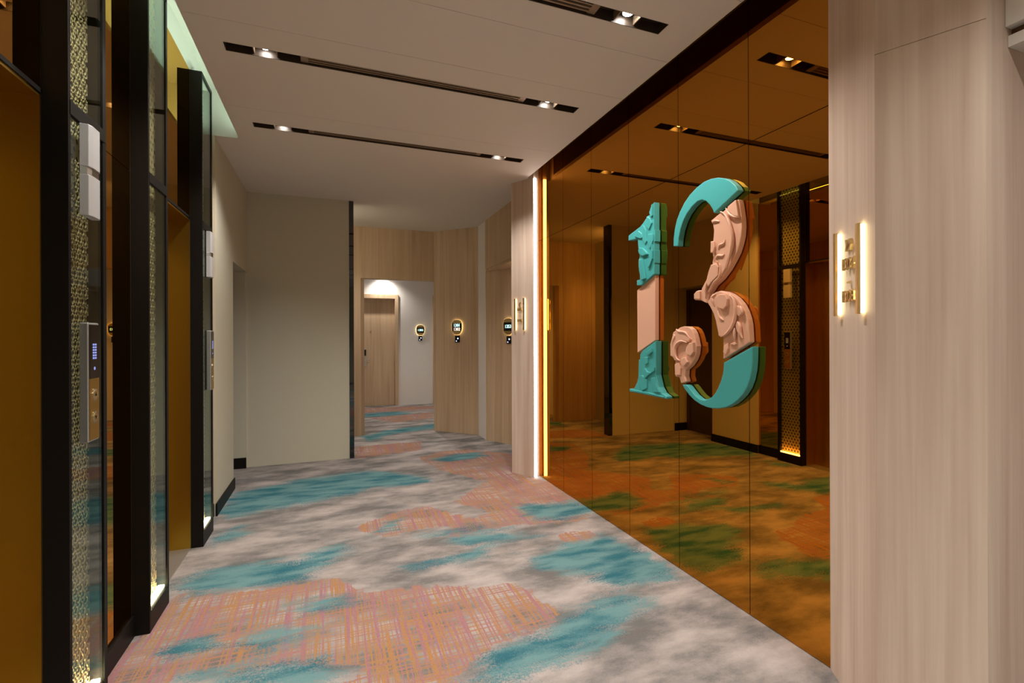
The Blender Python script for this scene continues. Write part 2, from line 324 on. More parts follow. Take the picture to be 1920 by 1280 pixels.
RELIEF = {
 'one_top': [[(2.5977, 2.182), (2.5615, 2.1574), (2.5463, 2.1284), (2.5774, 2.0904), (2.6033, 2.1154), (2.6084, 2.1554)], [(2.6794, 1.9928), (2.6414, 1.9828), (2.599, 1.9495), (2.5886, 1.9348), (2.6417, 1.9304), (2.6797, 1.953), (2.6873, 1.9742)], [(2.5879, 2.0636), (2.5366, 2.0564), (2.5369, 2.012), (2.5677, 1.9634), (2.5934, 2.0099), (2.6038, 2.0312)], [(2.6832, 1.9138), (2.6418, 1.914), (2.6105, 1.7794), (2.6534, 1.7745), (2.6803, 1.8405)], [(2.6954, 2.1087), (2.6516, 2.0798), (2.641, 2.0515), (2.6736, 2.0513), (2.7349, 2.0766)], [(2.5471, 1.9949), (2.5372, 1.9486), (2.5395, 1.8982), (2.5684, 1.8514), (2.5891, 1.8478), (2.5579, 1.8882)], [(2.6405, 2.1365), (2.6088, 2.0906), (2.5986, 2.0238), (2.6199, 2.0018), (2.6464, 2.0394), (2.6515, 2.0995)], [(2.5406, 2.2479), (2.538, 2.171), (2.5564, 2.1626), (2.5685, 2.1975)]],
 'one_base': [[(2.6406, 1.1875), (2.6191, 1.1986), (2.5982, 1.1771), (2.5619, 1.1763), (2.5312, 1.2068), (2.5232, 1.2105), (2.5233, 1.1852), (2.5826, 1.1569), (2.6195, 1.1302), (2.6375, 1.1517)], [(2.6844, 1.1417), (2.657, 1.1503), (2.6037, 1.125), (2.604, 1.0699), (2.6576, 1.0449), (2.6847, 1.0819)], [(2.6326, 1.2697), (2.5924, 1.2711), (2.5926, 1.2324), (2.6243, 1.2178)], [(2.5621, 1.1379), (2.5235, 1.1472), (2.5069, 1.1045), (2.4728, 1.0546), (2.5321, 1.0515), (2.5471, 1.0849)], [(2.608, 1.303), (2.5508, 1.33), (2.5459, 1.3047), (2.5819, 1.2844)], [(2.7872, 1.0452), (2.5937, 1.045), (2.4346, 1.0341), (2.4346, 1.0279), (2.7815, 1.0321)]],
 'three_upper': [[(2.0468, 2.0275), (1.973, 2.0542), (1.9458, 2.0355), (1.9192, 1.9879), (1.905, 1.9334), (1.9032, 1.8818), (1.9133, 1.8374), (1.9334, 1.7942), (1.947, 1.7572), (1.978, 1.7166), (1.9847, 1.7702), (2.0021, 1.7913), (2.0162, 1.8067), (2.0089, 1.8429), (2.0361, 1.8527), (2.0315, 1.9057), (2.0254, 1.9689), (2.031, 2.0023)], [(1.9242, 2.0706), (1.87, 2.0922), (1.8656, 2.0718), (1.8533, 2.0032), (1.8864, 2.0136), (1.9157, 2.0437)], [(2.0539, 1.7582), (2.0378, 1.7884), (2.0021, 1.7886), (1.9882, 1.7707), (1.9884, 1.7231), (2.031, 1.6961), (2.0602, 1.6721), (2.0712, 1.6951)], [(2.0372, 1.9122), (2.0157, 1.9108), (2.0088, 1.8802), (2.016, 1.8521), (2.039, 1.8505)], [(2.1791, 1.6433), (2.1576, 1.6583), (2.1319, 1.6571), (2.1321, 1.6097), (2.1792, 1.6133)]],
 'three_lower': [[(2.0717, 1.5897), (2.0386, 1.6294), (1.9888, 1.641), (1.9342, 1.6257), (1.8947, 1.5926), (1.8801, 1.5458), (1.8836, 1.49), (1.9032, 1.4498), (1.9351, 1.4194), (1.976, 1.4029), (1.9927, 1.403), (2.0009, 1.436), (2.0127, 1.4842), (2.0304, 1.5277)], [(2.003, 1.6062), (1.975, 1.624), (1.9342, 1.6205), (1.9177, 1.5943), (1.9245, 1.5587), (1.948, 1.5419), (1.9857, 1.5546), (2.0031, 1.5796)], [(1.8723, 1.5605), (1.8502, 1.549), (1.8391, 1.5184), (1.8567, 1.4991), (1.8725, 1.5149)], [(1.8695, 1.4794), (1.8537, 1.4688), (1.8508, 1.4235), (1.8384, 1.3934), (1.8697, 1.4288), (1.876, 1.4593)], [(1.9661, 1.32), (1.9591, 1.3516), (1.932, 1.3727), (1.9288, 1.3417), (1.9491, 1.3048)], [(1.922, 1.3625), (1.8957, 1.373), (1.8732, 1.3681), (1.8893, 1.3552)]],
 'three_ball': [[(2.3493, 1.4295), (2.3138, 1.4468), (2.2922, 1.4288), (2.2497, 1.4254), (2.2086, 1.3878), (2.221, 1.3705), (2.2584, 1.379), (2.3012, 1.367), (2.332, 1.3339), (2.3367, 1.2861), (2.3104, 1.2574), (2.3439, 1.2619), (2.3474, 1.2797), (2.378, 1.2871), (2.3786, 1.3572), (2.3556, 1.4115)], [(2.2377, 1.3357), (2.2128, 1.3649), (2.1804, 1.3708), (2.1767, 1.3143), (2.201, 1.2908), (2.2295, 1.3071)], [(2.3413, 1.2381), (2.3017, 1.2519), (2.289, 1.2172), (2.2935, 1.1758), (2.3372, 1.1726)], [(2.2758, 1.2765), (2.2463, 1.2834), (2.2257, 1.2554), (2.2549, 1.2308), (2.2802, 1.247)]],
}
RIDGES = {
 'three_upper': [[(1.9764, 2.0577), (1.9458, 2.0371), (1.9192, 1.9931), (1.903, 1.9433), (1.8966, 1.8959), (1.9034, 1.8511), (1.9167, 1.8071), (1.939, 1.7509)], [(1.9464, 1.9055), (1.9546, 1.8862), (1.9807, 1.8831), (1.9913, 1.8612)], [(1.9501, 1.8306), (1.9672, 1.8245), (1.9949, 1.83), (2.0091, 1.8109), (1.9951, 1.7929)], [(1.9423, 2.0685), (1.919, 2.0343), (1.8864, 2.0111), (1.8514, 1.9998)], [(2.0598, 1.7535), (2.0689, 1.7057), (2.0862, 1.6583), (2.0865, 1.609)], [(1.9825, 1.7858), (1.9828, 1.7225), (2.0239, 1.6899), (2.0677, 1.6402)], [(2.0368, 2.0117), (2.0152, 2.0175), (1.9836, 2.0077)]],
 'three_lower': [[(1.9143, 1.6147), (1.8883, 1.587), (1.8769, 1.5405), (1.8823, 1.49), (1.9052, 1.4447), (1.9419, 1.4142), (1.976, 1.4008)], [(2.0099, 1.628), (2.0386, 1.6143), (2.0315, 1.5923), (2.0209, 1.5647)], [(1.9962, 1.5393), (1.9825, 1.5043), (1.9551, 1.4849)], [(1.8857, 1.4469), (1.8858, 1.4138), (1.886, 1.3781)], [(1.8502, 1.5541), (1.8366, 1.5282), (1.841, 1.506)], [(1.8663, 1.4768), (1.8519, 1.4537), (1.8495, 1.4185), (1.8353, 1.3909)]],
 'three_ball': [[(2.2931, 1.2611), (2.3235, 1.2746), (2.3365, 1.31), (2.3275, 1.3519), (2.2839, 1.3759), (2.2334, 1.3675)], [(2.2402, 1.3357), (2.2295, 1.3071), (2.205, 1.2935)], [(2.327, 1.4471), (2.3008, 1.4319), (2.2497, 1.4254), (2.2086, 1.3878)], [(2.3538, 1.4175), (2.336, 1.4055), (2.3586, 1.3695), (2.3543, 1.3335)]],
}
TEAL = [[(-0.84, 4.95), (-0.49, 5.12), (-0.12, 5.24), (0.41, 5.27), (0.89, 4.85), (0.9, 4.62), (0.36, 4.65), (0.08, 4.52), (-0.27, 4.43), (-0.58, 4.35), (-0.77, 4.28), (-0.88, 4.47)], [(-0.8, 3.88), (-0.65, 4.07), (-0.59, 3.91), (-0.76, 3.76)], [(-0.83, 3.21), (-0.73, 3.33), (-0.48, 3.38), (-0.2, 3.33), (0.06, 3.48), (0.14, 3.39), (-0.07, 3.17), (-0.19, 3.08), (-0.41, 3.06), (-0.59, 3.04), (-0.74, 3.05)], [(0.42, 3.0), (0.66, 3.02), (0.91, 3.05), (0.91, 2.99), (0.67, 2.92), (0.47, 2.93)], [(0.79, 3.26), (0.98, 3.28), (1.32, 3.19), (1.36, 3.1), (1.04, 3.1), (0.83, 3.15)], [(1.39, 3.72), (1.59, 3.73), (1.95, 3.64), (2.0, 3.42), (1.67, 3.3), (1.46, 3.42)], [(1.11, 2.86), (1.48, 2.92), (1.81, 2.98), (1.88, 2.76), (1.96, 2.37), (1.84, 2.28), (1.47, 2.32), (1.41, 2.51), (1.2, 2.66)], [(1.04, 2.15), (1.36, 2.25), (1.66, 2.21), (1.54, 2.1), (1.28, 1.99), (1.02, 1.88), (0.83, 1.87), (0.72, 1.82), (0.48, 1.87), (0.63, 2.05), (0.81, 2.07)], [(-0.57, 2.32), (-0.43, 2.32), (-0.14, 2.26), (0.08, 2.17), (0.03, 2.12), (-0.13, 2.1), (-0.55, 2.26)], [(-0.43, 2.48), (-0.38, 2.55), (-0.15, 2.5), (-0.06, 2.46), (-0.15, 2.4), (-0.32, 2.39)], [(-0.69, 2.55), (-0.65, 2.66), (-0.5, 2.63), (-0.53, 2.53), (-0.65, 2.5)], [(-0.22, 2.79), (-0.06, 2.81), (0.08, 2.75), (0.07, 2.67), (-0.11, 2.71)], [(0.24, 3.62), (0.5, 3.79), (0.44, 3.61), (0.27, 3.54)], [(0.38, 7.16), (0.73, 7.44), (1.55, 7.8), (1.46, 7.38), (0.86, 7.18), (0.46, 6.83)], [(0.58, 3.36), (0.88, 3.49), (1.24, 3.3), (0.99, 3.3)]]
PINK = [[(-0.86, 2.41), (-0.9, 2.6), (-0.82, 2.82), (-0.86, 3.04), (-0.77, 3.09), (-0.5, 3.01), (-0.18, 2.99), (-0.01, 3.0), (0.06, 2.96), (0.1, 2.84), (0.21, 2.74), (0.5, 2.71), (0.77, 2.58), (0.96, 2.57), (1.04, 2.46), (1.01, 2.35), (1.09, 2.22), (1.01, 2.12), (0.75, 2.09), (0.61, 2.03), (0.49, 1.96), (0.49, 1.86), (0.03, 2.04), (0.12, 2.14), (-0.14, 2.27), (-0.4, 2.29), (-0.48, 2.37), (-0.61, 2.38), (-0.64, 2.26)], [(0.14, 3.73), (0.51, 3.96), (0.74, 4.0), (0.87, 3.79), (1.06, 3.54), (0.88, 3.49), (0.65, 3.53), (0.34, 3.49)], [(0.97, 4.02), (1.31, 4.37), (1.68, 4.81), (1.83, 4.44), (2.01, 4.19), (2.0, 3.65), (1.78, 3.51), (1.92, 3.32), (1.74, 3.25), (1.25, 3.35), (0.91, 3.31), (0.76, 3.32), (0.84, 3.51), (1.19, 3.67)], [(0.95, 5.64), (1.28, 5.87), (1.61, 5.84), (2.03, 5.43), (1.88, 4.42), (1.78, 4.18), (1.36, 4.53), (1.09, 5.0), (0.99, 5.36)], [(0.28, 6.49), (0.85, 6.53), (1.13, 6.49), (1.06, 6.02), (0.58, 5.92), (0.26, 5.85)], [(0.59, 8.8), (1.25, 8.85), (1.79, 9.03), (1.66, 8.37), (0.97, 8.13)]]

# ================================================================= STRUCTURE
# ---- floor: carpet with its printed pattern stored as two point attributes
def make_floor():
    x0, x1, y0, y1, st = -1.6, 3.3, -4.2, 10.6, 0.05
    xs = np.arange(x0, x1 + 1e-6, st); ys = np.arange(y0, y1 + 1e-6, st)
    X, Y = np.meshgrid(xs, ys); P = np.stack([X.ravel(), Y.ravel()], 1)
    def sdf(poly):
        poly = np.array(poly); n = len(poly); dmin = np.full(len(P), 9.0); ins = np.zeros(len(P), bool)
        for i in range(n):
            a, b = poly[i], poly[(i + 1) % n]; ab = b - a
            tt = np.clip(((P - a) @ ab) / max(ab @ ab, 1e-9), 0, 1)
            dmin = np.minimum(dmin, np.linalg.norm(P - a - tt[:, None] * ab, axis=1))
            c = ((a[1] > P[:, 1]) != (b[1] > P[:, 1]))
            with np.errstate(divide='ignore', invalid='ignore'):
                xi = (b[0] - a[0]) * (P[:, 1] - a[1]) / (b[1] - a[1]) + a[0]
            ins ^= c & (P[:, 0] < xi)
        return np.where(ins, -dmin, dmin)
    rnd = random.Random(5)
    def blob(cx, cy, rx, ry):
        return [(cx + rx * (0.75 + 0.5 * rnd.random()) * math.cos(a), cy + ry * (0.75 + 0.5 * rnd.random()) * math.sin(a)) for a in [k * math.pi / 5 for k in range(10)]]
    extra_t = [blob(0.6, 0.9, 0.7, 0.25), blob(1.5, 0.2, 0.5, 0.3), blob(-0.3, -0.6, 0.5, 0.25), blob(1.0, -1.8, 0.7, 0.35), blob(-0.4, -3, 0.5, 0.3), blob(1.7, 7.6, 0.5, 0.2), blob(0.9, 9.1, 0.6, 0.2), blob(1.4, 5.5, 0.35, 0.15), blob(0.2, 0.2, 0.35, 0.2)]
    extra_p = [blob(0.0, 0.9, 0.5, 0.5), blob(1.0, -0.7, 0.7, 0.5), blob(0.2, -2.3, 0.6, 0.5), blob(1.0, 9.7, 1.0, 0.35), blob(1.6, 3.0, 0.15, 0.1)]
    at = np.full(len(P), 9.0); ap = np.full(len(P), 9.0)
    for q in TEAL + extra_t: at = np.minimum(at, sdf(q))
    for q in PINK + extra_p: ap = np.minimum(ap, sdf(q))
    nx, ny = len(xs), len(ys)
    faces = [(j * nx + i, j * nx + i + 1, (j + 1) * nx + i + 1, (j + 1) * nx + i) for j in range(ny - 1) for i in range(nx - 1)]
    me = bpy.data.meshes.new('floor'); me.from_pydata([(float(a), float(b), 0.0) for a, b in P], [], faces)
    for nm, d, wd in (('teal', at, 0.26), ('pink', ap, 0.22)):
        A = me.attributes.new(nm, 'FLOAT', 'POINT'); A.data.foreach_set('value', np.clip(0.5 - d / wd, -0.6, 1.3).astype(np.float32))
    me.materials.append(M['carpet'])
    o = bpy.data.objects.new('floor', me); COL.objects.link(o); struct(o, 'grey carpet with teal clouds and pink crosshatched patches')
make_floor()

# ---- ceiling: slab above, panels below with slots cut out
SLOT_X = (-0.545, 1.622); SLOT_H = 0.044
SLOTS = [-1.94, -0.94, 0.06, 2.06, 3.01, 4.04]
ceil = struct(bx('ceiling', -1.7, 3.4, -4.2, 7.25, 3.36, 3.42, 'ceiling'), 'off-white plaster ceiling with long slots')
def ring(mb, x0, x1, y0, y1, hx0, hx1, hy0, hy1, z0, z1):
    mb.box(x0, hx0, y0, y1, z0, z1); mb.box(hx1, x1, y0, y1, z0, z1)
    mb.box(hx0, hx1, y0, hy0, z0, z1); mb.box(hx0, hx1, hy1, y1, z0, z1)
SEAMS = [-4.2, -2.25, -1.25, -0.25, 0.76, 1.76, 2.30, 2.76, 3.76, 4.36]
for a, b in zip(SEAMS[:-1], SEAMS[1:]):
    mb = MB(); s = [y for y in SLOTS if a < y < b]; b2 = b - (0.0025 if b != 4.36 else 0)
    if s: ring(mb, -0.69, 1.842, a, b2, SLOT_X[0], SLOT_X[1], s[0] - SLOT_H, s[0] + SLOT_H, CEIL, CEIL + 0.03)
    else: mb.box(-0.69, 1.842, a, b2, CEIL, CEIL + 0.03)
    if b == 4.36:
        mb.box(-1.5, 1.842, 4.36, 4.47, CEIL, 3.36); mb.box(-1.5, 3.0, 4.47, 7.25, CEIL, 3.36)
    mb.out('ceiling_panel', 'ceiling', ceil)
MB().box(1.812, 1.842, -4.2, 4.36, CEIL + 0.03, 3.2).out('ceiling_edge_upstand', 'recess', ceil)
struct(bx('ceiling_passage', 0.2, 3.3, 7.25, 10.5, 2.72, 2.8, 'white'), 'lower ceiling of the passage beyond the opening')

# ---- right wall: backing, amber mirror panels, veneered pillars
XM = 1.965
wr = MB().box(1.976, 2.2, 1.3, 4.5, 0, 3.36).out('wall_right', 'recess')
struct(wr, 'right lobby wall clad in amber mirror panels between veneered pillars')
ym = [1.32, 1.84, 2.363, 2.88, 3.403, 3.909, 4.4575]
g = 0.0018
for a, b in zip(ym[:-1], ym[1:]):
    for z0, z1 in ((0.002, 2.375), (2.375, 3.30)):
        bx('mirror_panel', XM, XM + 0.006, a + g, b - g, z0 + g, z1 - g, 'amber', wr)
# near pillar, its broad face veneered in two sheets that meet at the mirror's joint
FP = frame((1.765, 1.115), (1.884, 0.867), (0, 0))
MB().prism([(XM - 0.001, 1.424), (1.765, 1.115), (1.768, 1.1165), (1.887, 0.8685), (1.884, 0.867), (3.0, 0.867), (3.0, 1.30), (1.976, 1.30)], 0, 3.36).out('pillar_core', 'wood', wr)
for z0, z1 in ((0, 2.374), (2.3762, 3.36)):
    MB().fbox(FP, 0.0, 0.275, z0, z1, -0.0033, 0.0).out('veneer_panel', 'wood', wr)
# far pillar
MB().prism([(1.749, 4.668), (1.894, 4.419), (1.894, 4.432), (1.927, 4.432), (1.927, 4.458), (1.9645, 4.458), (1.976, 4.5), (2.3, 4.502), (2.3, 5.0), (1.975, 5.0)], 0, 3.36).out('veneer_panel', 'wood', wr)
# alcove beyond the far pillar: angled lower wall, projecting head, white strip
MB().prism([(1.978, 6.286), (2.40, 5.46), (2.40, 5.0), (2.6, 5.0), (2.6, 6.4), (1.978, 6.4)], 0, 2.315).out('veneer_panel', 'oak', wr)
mb = MB().box(1.972, 2.6, 5.0, 6.286, 2.335, 3.0); mb.out('veneer_head', 'oak', wr)
MB().box(1.985, 2.6, 5.0, 6.286, 2.305, 2.335).out('veneer_head_lip', 'oak', wr)
MB().box(1.974, 2.6, 6.2865, 6.63, 0, 3.0).out('painted_strip', 'white', wr)
# doorway beside the near pillar
MB().box(1.985, 2.3, -0.35, 0.866, 2.37, 3.36).box(1.985, 2.3, -4.2, -0.35, 0, 3.36).out('painted_wall', 'white', wr)
MB().box(2.0, 2.3, -0.35, 0.866, 2.31, 2.345).out('door_head_lip', 'white', wr)
MB().box(2.02, 2.3, -0.35, 0.866, 2.345, 2.37).out('door_head_shadow_gap', 'recess', wr)
d = struct(bx('door_1', 2.72, 2.78, -0.35, 0.866, 0, 2.31, 'wood'), 'pale veneer door set back in the doorway')
MB().box(2.3, 3.0, -0.5, -0.35, 0, 2.31).box(2.3, 3.0, -0.35, 0.866, 2.31, 2.4).out('door_lining', 'wood', d)

# ---- far wood wall with opening, 45 degree wall
wf = MB().prism([(-0.3, 7.2), (0.388, 7.2), (0.44, 7.245), (0.44, 7.33), (-0.3, 7.33)], 0, 2.262)
wf.box(-0.3, 1.47, 7.2, 7.33, 2.262, 3.0)
wf = struct(wf.out('wall_far', 'oak'), 'oak veneered wall around the passage opening')
MB().prism([(1.445, 7.19), (1.463, 7.17), (1.99, 6.63), (2.3, 6.63), (2.3, 7.33), (1.47, 7.33)], 0, 3.0).out('veneer_panel', 'oak', wf)

# ---- passage beyond
struct(MB().box(0.2, 0.38, 10.2, 10.3, 0, 2.8).box(0.38, 1.302, 10.2, 10.3, 2.30, 2.8).box(1.302, 2.02, 10.2, 10.3, 0, 2.8).box(2.02, 3.3, 10.2, 10.3, 2.30, 2.8).box(0.2, 3.3, 10.34, 10.4, 0, 2.8).out('wall_passage_end', 'white'), 'white painted end wall of the passage')
struct(MB().box(0.12, 0.2, 7.33, 10.3, 0, 2.8).out('wall_passage_left', 'white'), 'white painted side wall of the passage')
struct(MB().box(2.6, 2.7, 7.33, 10.3, 0, 2.8).out('wall_passage_right', 'white'), 'white painted side wall of the passage')

# ---- end wall (cream) with dark edge strip
wc = struct(MB().box(-1.5, 0.192, 5.905, 6.03, 0, 3.0).out('wall_end', 'cream'), 'cream painted wall facing down the lobby')
struct(bx('trim_1', 0.192, 0.243, 5.90, 6.035, 0, 3.0, 'darkmirror'), 'dark reflective strip capping the cream wall')
struct(bx('wall_side_passage', -0.32, -0.3, 6.03, 7.2, 0, 3.0, 'cream'), 'cream wall of the side passage')

# ---- left wall
XR = -0.884
wl = MB()
wl.box(-1.5, XR - 0.008, 2.28, 2.75, 0, 3.36)                       # behind mirror between columns 1 and 2
wl.box(-1.5, XR - 0.008, 1.0, 2.28, 2.205, 3.36); wl.box(-1.5, XR - 0.008, 2.75, 4.05, 2.205, 3.36)
wl.box(-1.5, XR - 0.008, -0.2, 1.28, 0, 3.36); wl.box(-1.5, XR - 0.008, 4.0, 4.37, 0, 3.36)
wl = struct(wl.out('wall_left', 'recess'), 'left lobby wall with two lift openings and bronze mirror panels')
def mp(y0, y1, z0, z1): bx('mirror_panel', XR - 0.006, XR, y0 + g, y1 - g, z0 + g, z1 - g, 'bronze', wl)
mp(2.285, 2.74, 0.10, 2.189); mp(2.285, 2.74, 2.189, 3.2)
mp(1.28, 2.0, 2.215, 3.2); mp(3.03, 3.755, 2.215, 3.2)
mp(4.05, 4.37, 0.1, 2.189); mp(4.05, 4.37, 2.189, 3.0)
mp(0.6, 1.28, 0.10, 2.189); mp(0.6, 1.28, 2.189, 3.2); mp(-0.2, 0.6, 0.10, 2.189); mp(-0.2, 0.6, 2.189, 3.2)
for a, b in ((1.28, 2.0), (3.03, 3.755)):
    bx('head_trim', XR - 0.008, XR + 0.003, a, b, 2.200, 2.215, 'black', wl)
MB().box(-1.5, XR - 0.008, -4.2, -0.2, 0, 3.36).box(-1.5, -0.86, 4.37, 5.10, 0, 3.0).box(-1.5, -0.86, 5.10, 5.905, 2.12, 3.0).box(-1.5, -1.13, 5.10, 5.905, 0, 2.12).box(-1.13, -0.875, 5.87, 5.905, 0, 2.12).out('painted_wall', 'cream', wl)
MB().box(-0.9, -0.884, 1.0, 4.36, 3.2, 3.36).out('cove_back', 'white', wl)
struct(MB().box(XR, -0.872, 2.285, 2.74, 0, 0.10).box(XR, -0.872, 4.05, 4.37, 0, 0.10).box(XR, -0.872, -4.2, 1.28, 0, 0.10)
       .out('baseboard_lift', 'black', None, 0.0015), 'black metal skirting below the bronze mirrors')
struct(MB().box(-0.86, -0.848, 4.36, 5.112, 0, 0.10).box(-0.99, -0.86, 5.10, 5.112, 0, 0.10).box(-1.12, -0.868, 5.858, 5.87, 0, 0.115)
       .out('baseboard_left', 'black', None, 0.0015), 'black skirting along the cream wall and recess')
# dark door in the recess
d2 = struct(bx('door_2', -1.13, -1.10, 5.20, 5.80, 0, 2.05, 'darkdoor'), 'dark brown door in the side recess')
MB().box(-1.13, -1.085, 5.13, 5.20, 0, 2.10).box(-1.13, -1.085, 5.80, 5.86, 0, 2.10).box(-1.13, -1.085, 5.20, 5.80, 2.05, 2.10).out('door_frame', 'darkdoor', d2, 0.002)
# lift openings: brass jambs, soffit, leaves
def lift(n, y0, y1):
    o = MB().box(-1.5, XR - 0.001, y1, y1 + 0.012, 0, 2.20).out('door_%d' % n, 'brass', None)
    struct(o, 'brushed brass lift doorway ' + ('beside the nearer panel column' if n == 3 else 'between two panel columns'))
    MB().box(-1.5, XR - 0.001, y0 - 0.012, y0, 0, 2.20).out('jamb', 'brass', o)
    MB().box(-1.5, XR - 0.001, y0, y1, 2.188, 2.20).out('soffit', 'brass', o)
    ym_ = (y0 + y1) / 2
    for a, b in ((y0, ym_ - 0.002), (ym_ + 0.002, y1)):
        bx('door_leaf', -1.035, -1.015, a, b, 0.005, 2.188, 'brass', o)
    bx('sill', -1.035, XR, y0, y1, 0.0, 0.004, 'alu', o)
lift(3, 1.28, 2.0 - 0.004); lift(4, 3.03, 3.755 - 0.004)
# back wall behind the viewer
struct(MB().box(-1.6, 3.3, -4.3, -4.2, 0, 3.36).out('wall_back', 'cream'), 'cream wall closing the lobby behind the viewer')

# ---- cove light strip lying on the ceiling board edge
cv = tag(bx('cove_light_strip', -0.66, -0.63, -4.0, 4.30, CEIL + 0.03, CEIL + 0.045, 'alu'), 'greenish light strip hidden in the cove above the lift wall', 'light strip')
bx('diffuser', -0.656, -0.634, -3.98, 4.28, CEIL + 0.045, CEIL + 0.05, 'ledcove', cv)

# ================================================================= THINGS
# ---- ceiling slots with grille and spotlights
def ceiling_slot(y, label):
    o = empty('ceiling_light_slot', ((SLOT_X[0] + SLOT_X[1]) / 2, y, CEIL))
    tag(o, label, 'ceiling light', 'dark slots with grille and spotlights in the ceiling')
    x0, x1 = SLOT_X; y0, y1 = y - SLOT_H, y + SLOT_H; z1 = CEIL + 0.055
    MB().box(x0, x1, y0, y1, z1, z1 + 0.006).box(x0, x0 + 0.003, y0, y1, CEIL + 0.001, z1).box(x1 - 0.003, x1, y0, y1, CEIL + 0.001, z1) \
        .box(x0, x1, y0, y0 + 0.003, CEIL + 0.001, z1).box(x0, x1, y1 - 0.003, y1, CEIL + 0.001, z1).out('housing', 'slot', o)
    for xx in (-0.143, 1.212):
        bx('end_plate', xx - 0.02, xx + 0.02, y0 + 0.012, y1 - 0.004, CEIL + 0.012, CEIL + 0.018, 'slat', o)
    for k in (-1, 0, 1):
        yc = y + 0.004 + k * 0.0235
        MB().box(-0.123, 1.192, yc - 0.0045, yc + 0.0045, CEIL + 0.010, CEIL + 0.022).out('slat', 'slat', o)
    for xx in (-0.345, 1.406):
        for e in (-0.062, 0.056):
            bx('spot_frame', xx + e, xx + e + 0.006, y0 + 0.004, y1 - 0.004, CEIL + 0.012, z1, 'slat', o)
        v, f = disc((xx, y, CEIL + 0.038), 0.030, (0, 0, 1), 0.015); sb = mesh('spotlight', v, f, 'alu', o)
        v, f = disc((xx, y, CEIL + 0.034), 0.025, (0, 0, 1), 0.004); mesh('lens', v, f, 'spot', sb)
        ld = bpy.data.lights.new('spot_beam', 'SPOT'); ld.energy = SPOT_W; ld.color = (1.0, 0.945, 0.875)
        ld.spot_size = math.radians(125); ld.spot_blend = 0.75; ld.shadow_soft_size = 0.03
        lo = bpy.data.objects.new('spot_beam', ld); COL.objects.link(lo); lo.parent = o
        lo.location = Vector((xx, y, CEIL + 0.004)) - WL[o.name]
where = {2.06: 'nearest the pale pillar', 3.01: 'in front of the turquoise number', 4.04: 'closest to the cream end wall'}
for y in SLOTS:
    ceiling_slot(y, 'long dark ceiling slot with grille and two spotlights, ' + where.get(y, 'before the lift doors'))

# ---- panel columns of the lift wall
def lattice(y0, y1, z0, z1, x, parent):
    """triangular gold fretwork made of thin bars"""
    mb = MB(); p = 0.037; hgt = p * math.sin(math.radians(60)); hw = 0.0052
    def bar(a, b):
        a = Vector(a); b = Vector(b); d = (b - a).normalized(); n = Vector((-d.y, d.x)) * hw
        q = [a - n, b - n, b + n, a + n]
        mb.add([(x, c.x, c.y) for c in q] + [(x + 0.004, c.x, c.y) for c in q], [(4, 5, 6, 7), (0, 1, 5, 4), (1, 2, 6, 5), (2, 3, 7, 6), (3, 0, 4, 7)])
    z = z0 + hgt / 2
    while z < z1: bar((y0, z), (y1, z)); z += hgt
    for s in (1, -1):
        tn = math.tan(math.radians(60)) * s
        k = -int((z1 - z0) / p) - 2
        while k < int((z1 - z0) / p) + 10:
            yy = y0 + k * p; k += 1           # line through (yy, z0)
            ta = [(y0 - yy) * tn + z0, (y1 - yy) * tn + z0]
            lo, hi = max(min(ta), z0), min(max(ta), z1)
            if hi - lo < 0.01: continue
            bar(((lo - z0) / tn + yy, lo), ((hi - z0) / tn + yy, hi))
    o = mb.out('fretwork_screen', 'gold', parent); o['kind'] = 'stuff'; o['label'] = 'gold triangular fretwork screen'; return o

def column(y0, y1, label):
    XF = -0.813; XB = XR
    o = empty('panel_column', ((XF + XB) / 2, (y0 + y1) / 2, 0)); tag(o, label, 'column', 'black framed glass columns of the lift wall')
    zt = 3.2
    bx('side_panel', XB, XF, y0, y0 + 0.010, 0, zt, 'black', o, 0.0015); bx('side_panel', XB, XF, y1 - 0.010, y1, 0, zt, 'black', o, 0.0015)
    bx('back_panel', XB - 0.008, XB, y0, y1, 0, zt, 'screenback', o)
    bx('plinth', XB, XF, y0 + 0.010, y1 - 0.010, 0, 0.098, 'black', o, 0.0015)
    bx('stile', XF - 0.012, XF, y0 + 0.010, y0 + 0.016, 0.098, zt, 'black', o); bx('stile', XF - 0.014, XF, y1 - 0.028, y1 - 0.010, 0.098, zt, 'black', o)
    bx('rail', XF - 0.014, XF + 0.002, y0 + 0.010, y1 - 0.010, 2.150, 2.197, 'black', o, 0.001); bx('rail', XF - 0.014, XF, y0 + 0.010, y1 - 0.010, zt - 0.025, zt, 'black', o)
    bx('glass_pane', XF - 0.008, XF - 0.004, y0 + 0.016, y1 - 0.028, 0.098, 2.150, 'glass', o); bx('glass_pane', XF - 0.008, XF - 0.004, y0 + 0.016, y1 - 0.028, 2.197, zt - 0.025, 'glass', o)
    lattice(y0 + 0.010, y1 - 0.010, 0.10, zt - 0.03, XB + 0.014, o)
    bx('light_strip', XB + 0.026, XF - 0.016, y0 + 0.014, y1 - 0.014, 0.098, 0.106, 'ledcol', o)
cols = [(2.0, 2.285), (2.742, 3.03), (3.757, 4.05)]
labs = ['black framed glass column with gold fretwork beside the large brass lift door, lantern and call panel on it',
        'plain black framed glass column with gold fretwork, no lantern, before the second lift door',
        'black framed glass column with gold fretwork, lantern and call panel, next to cream wall']
for (a, b), l in zip(cols, labs): column(a, b, l)

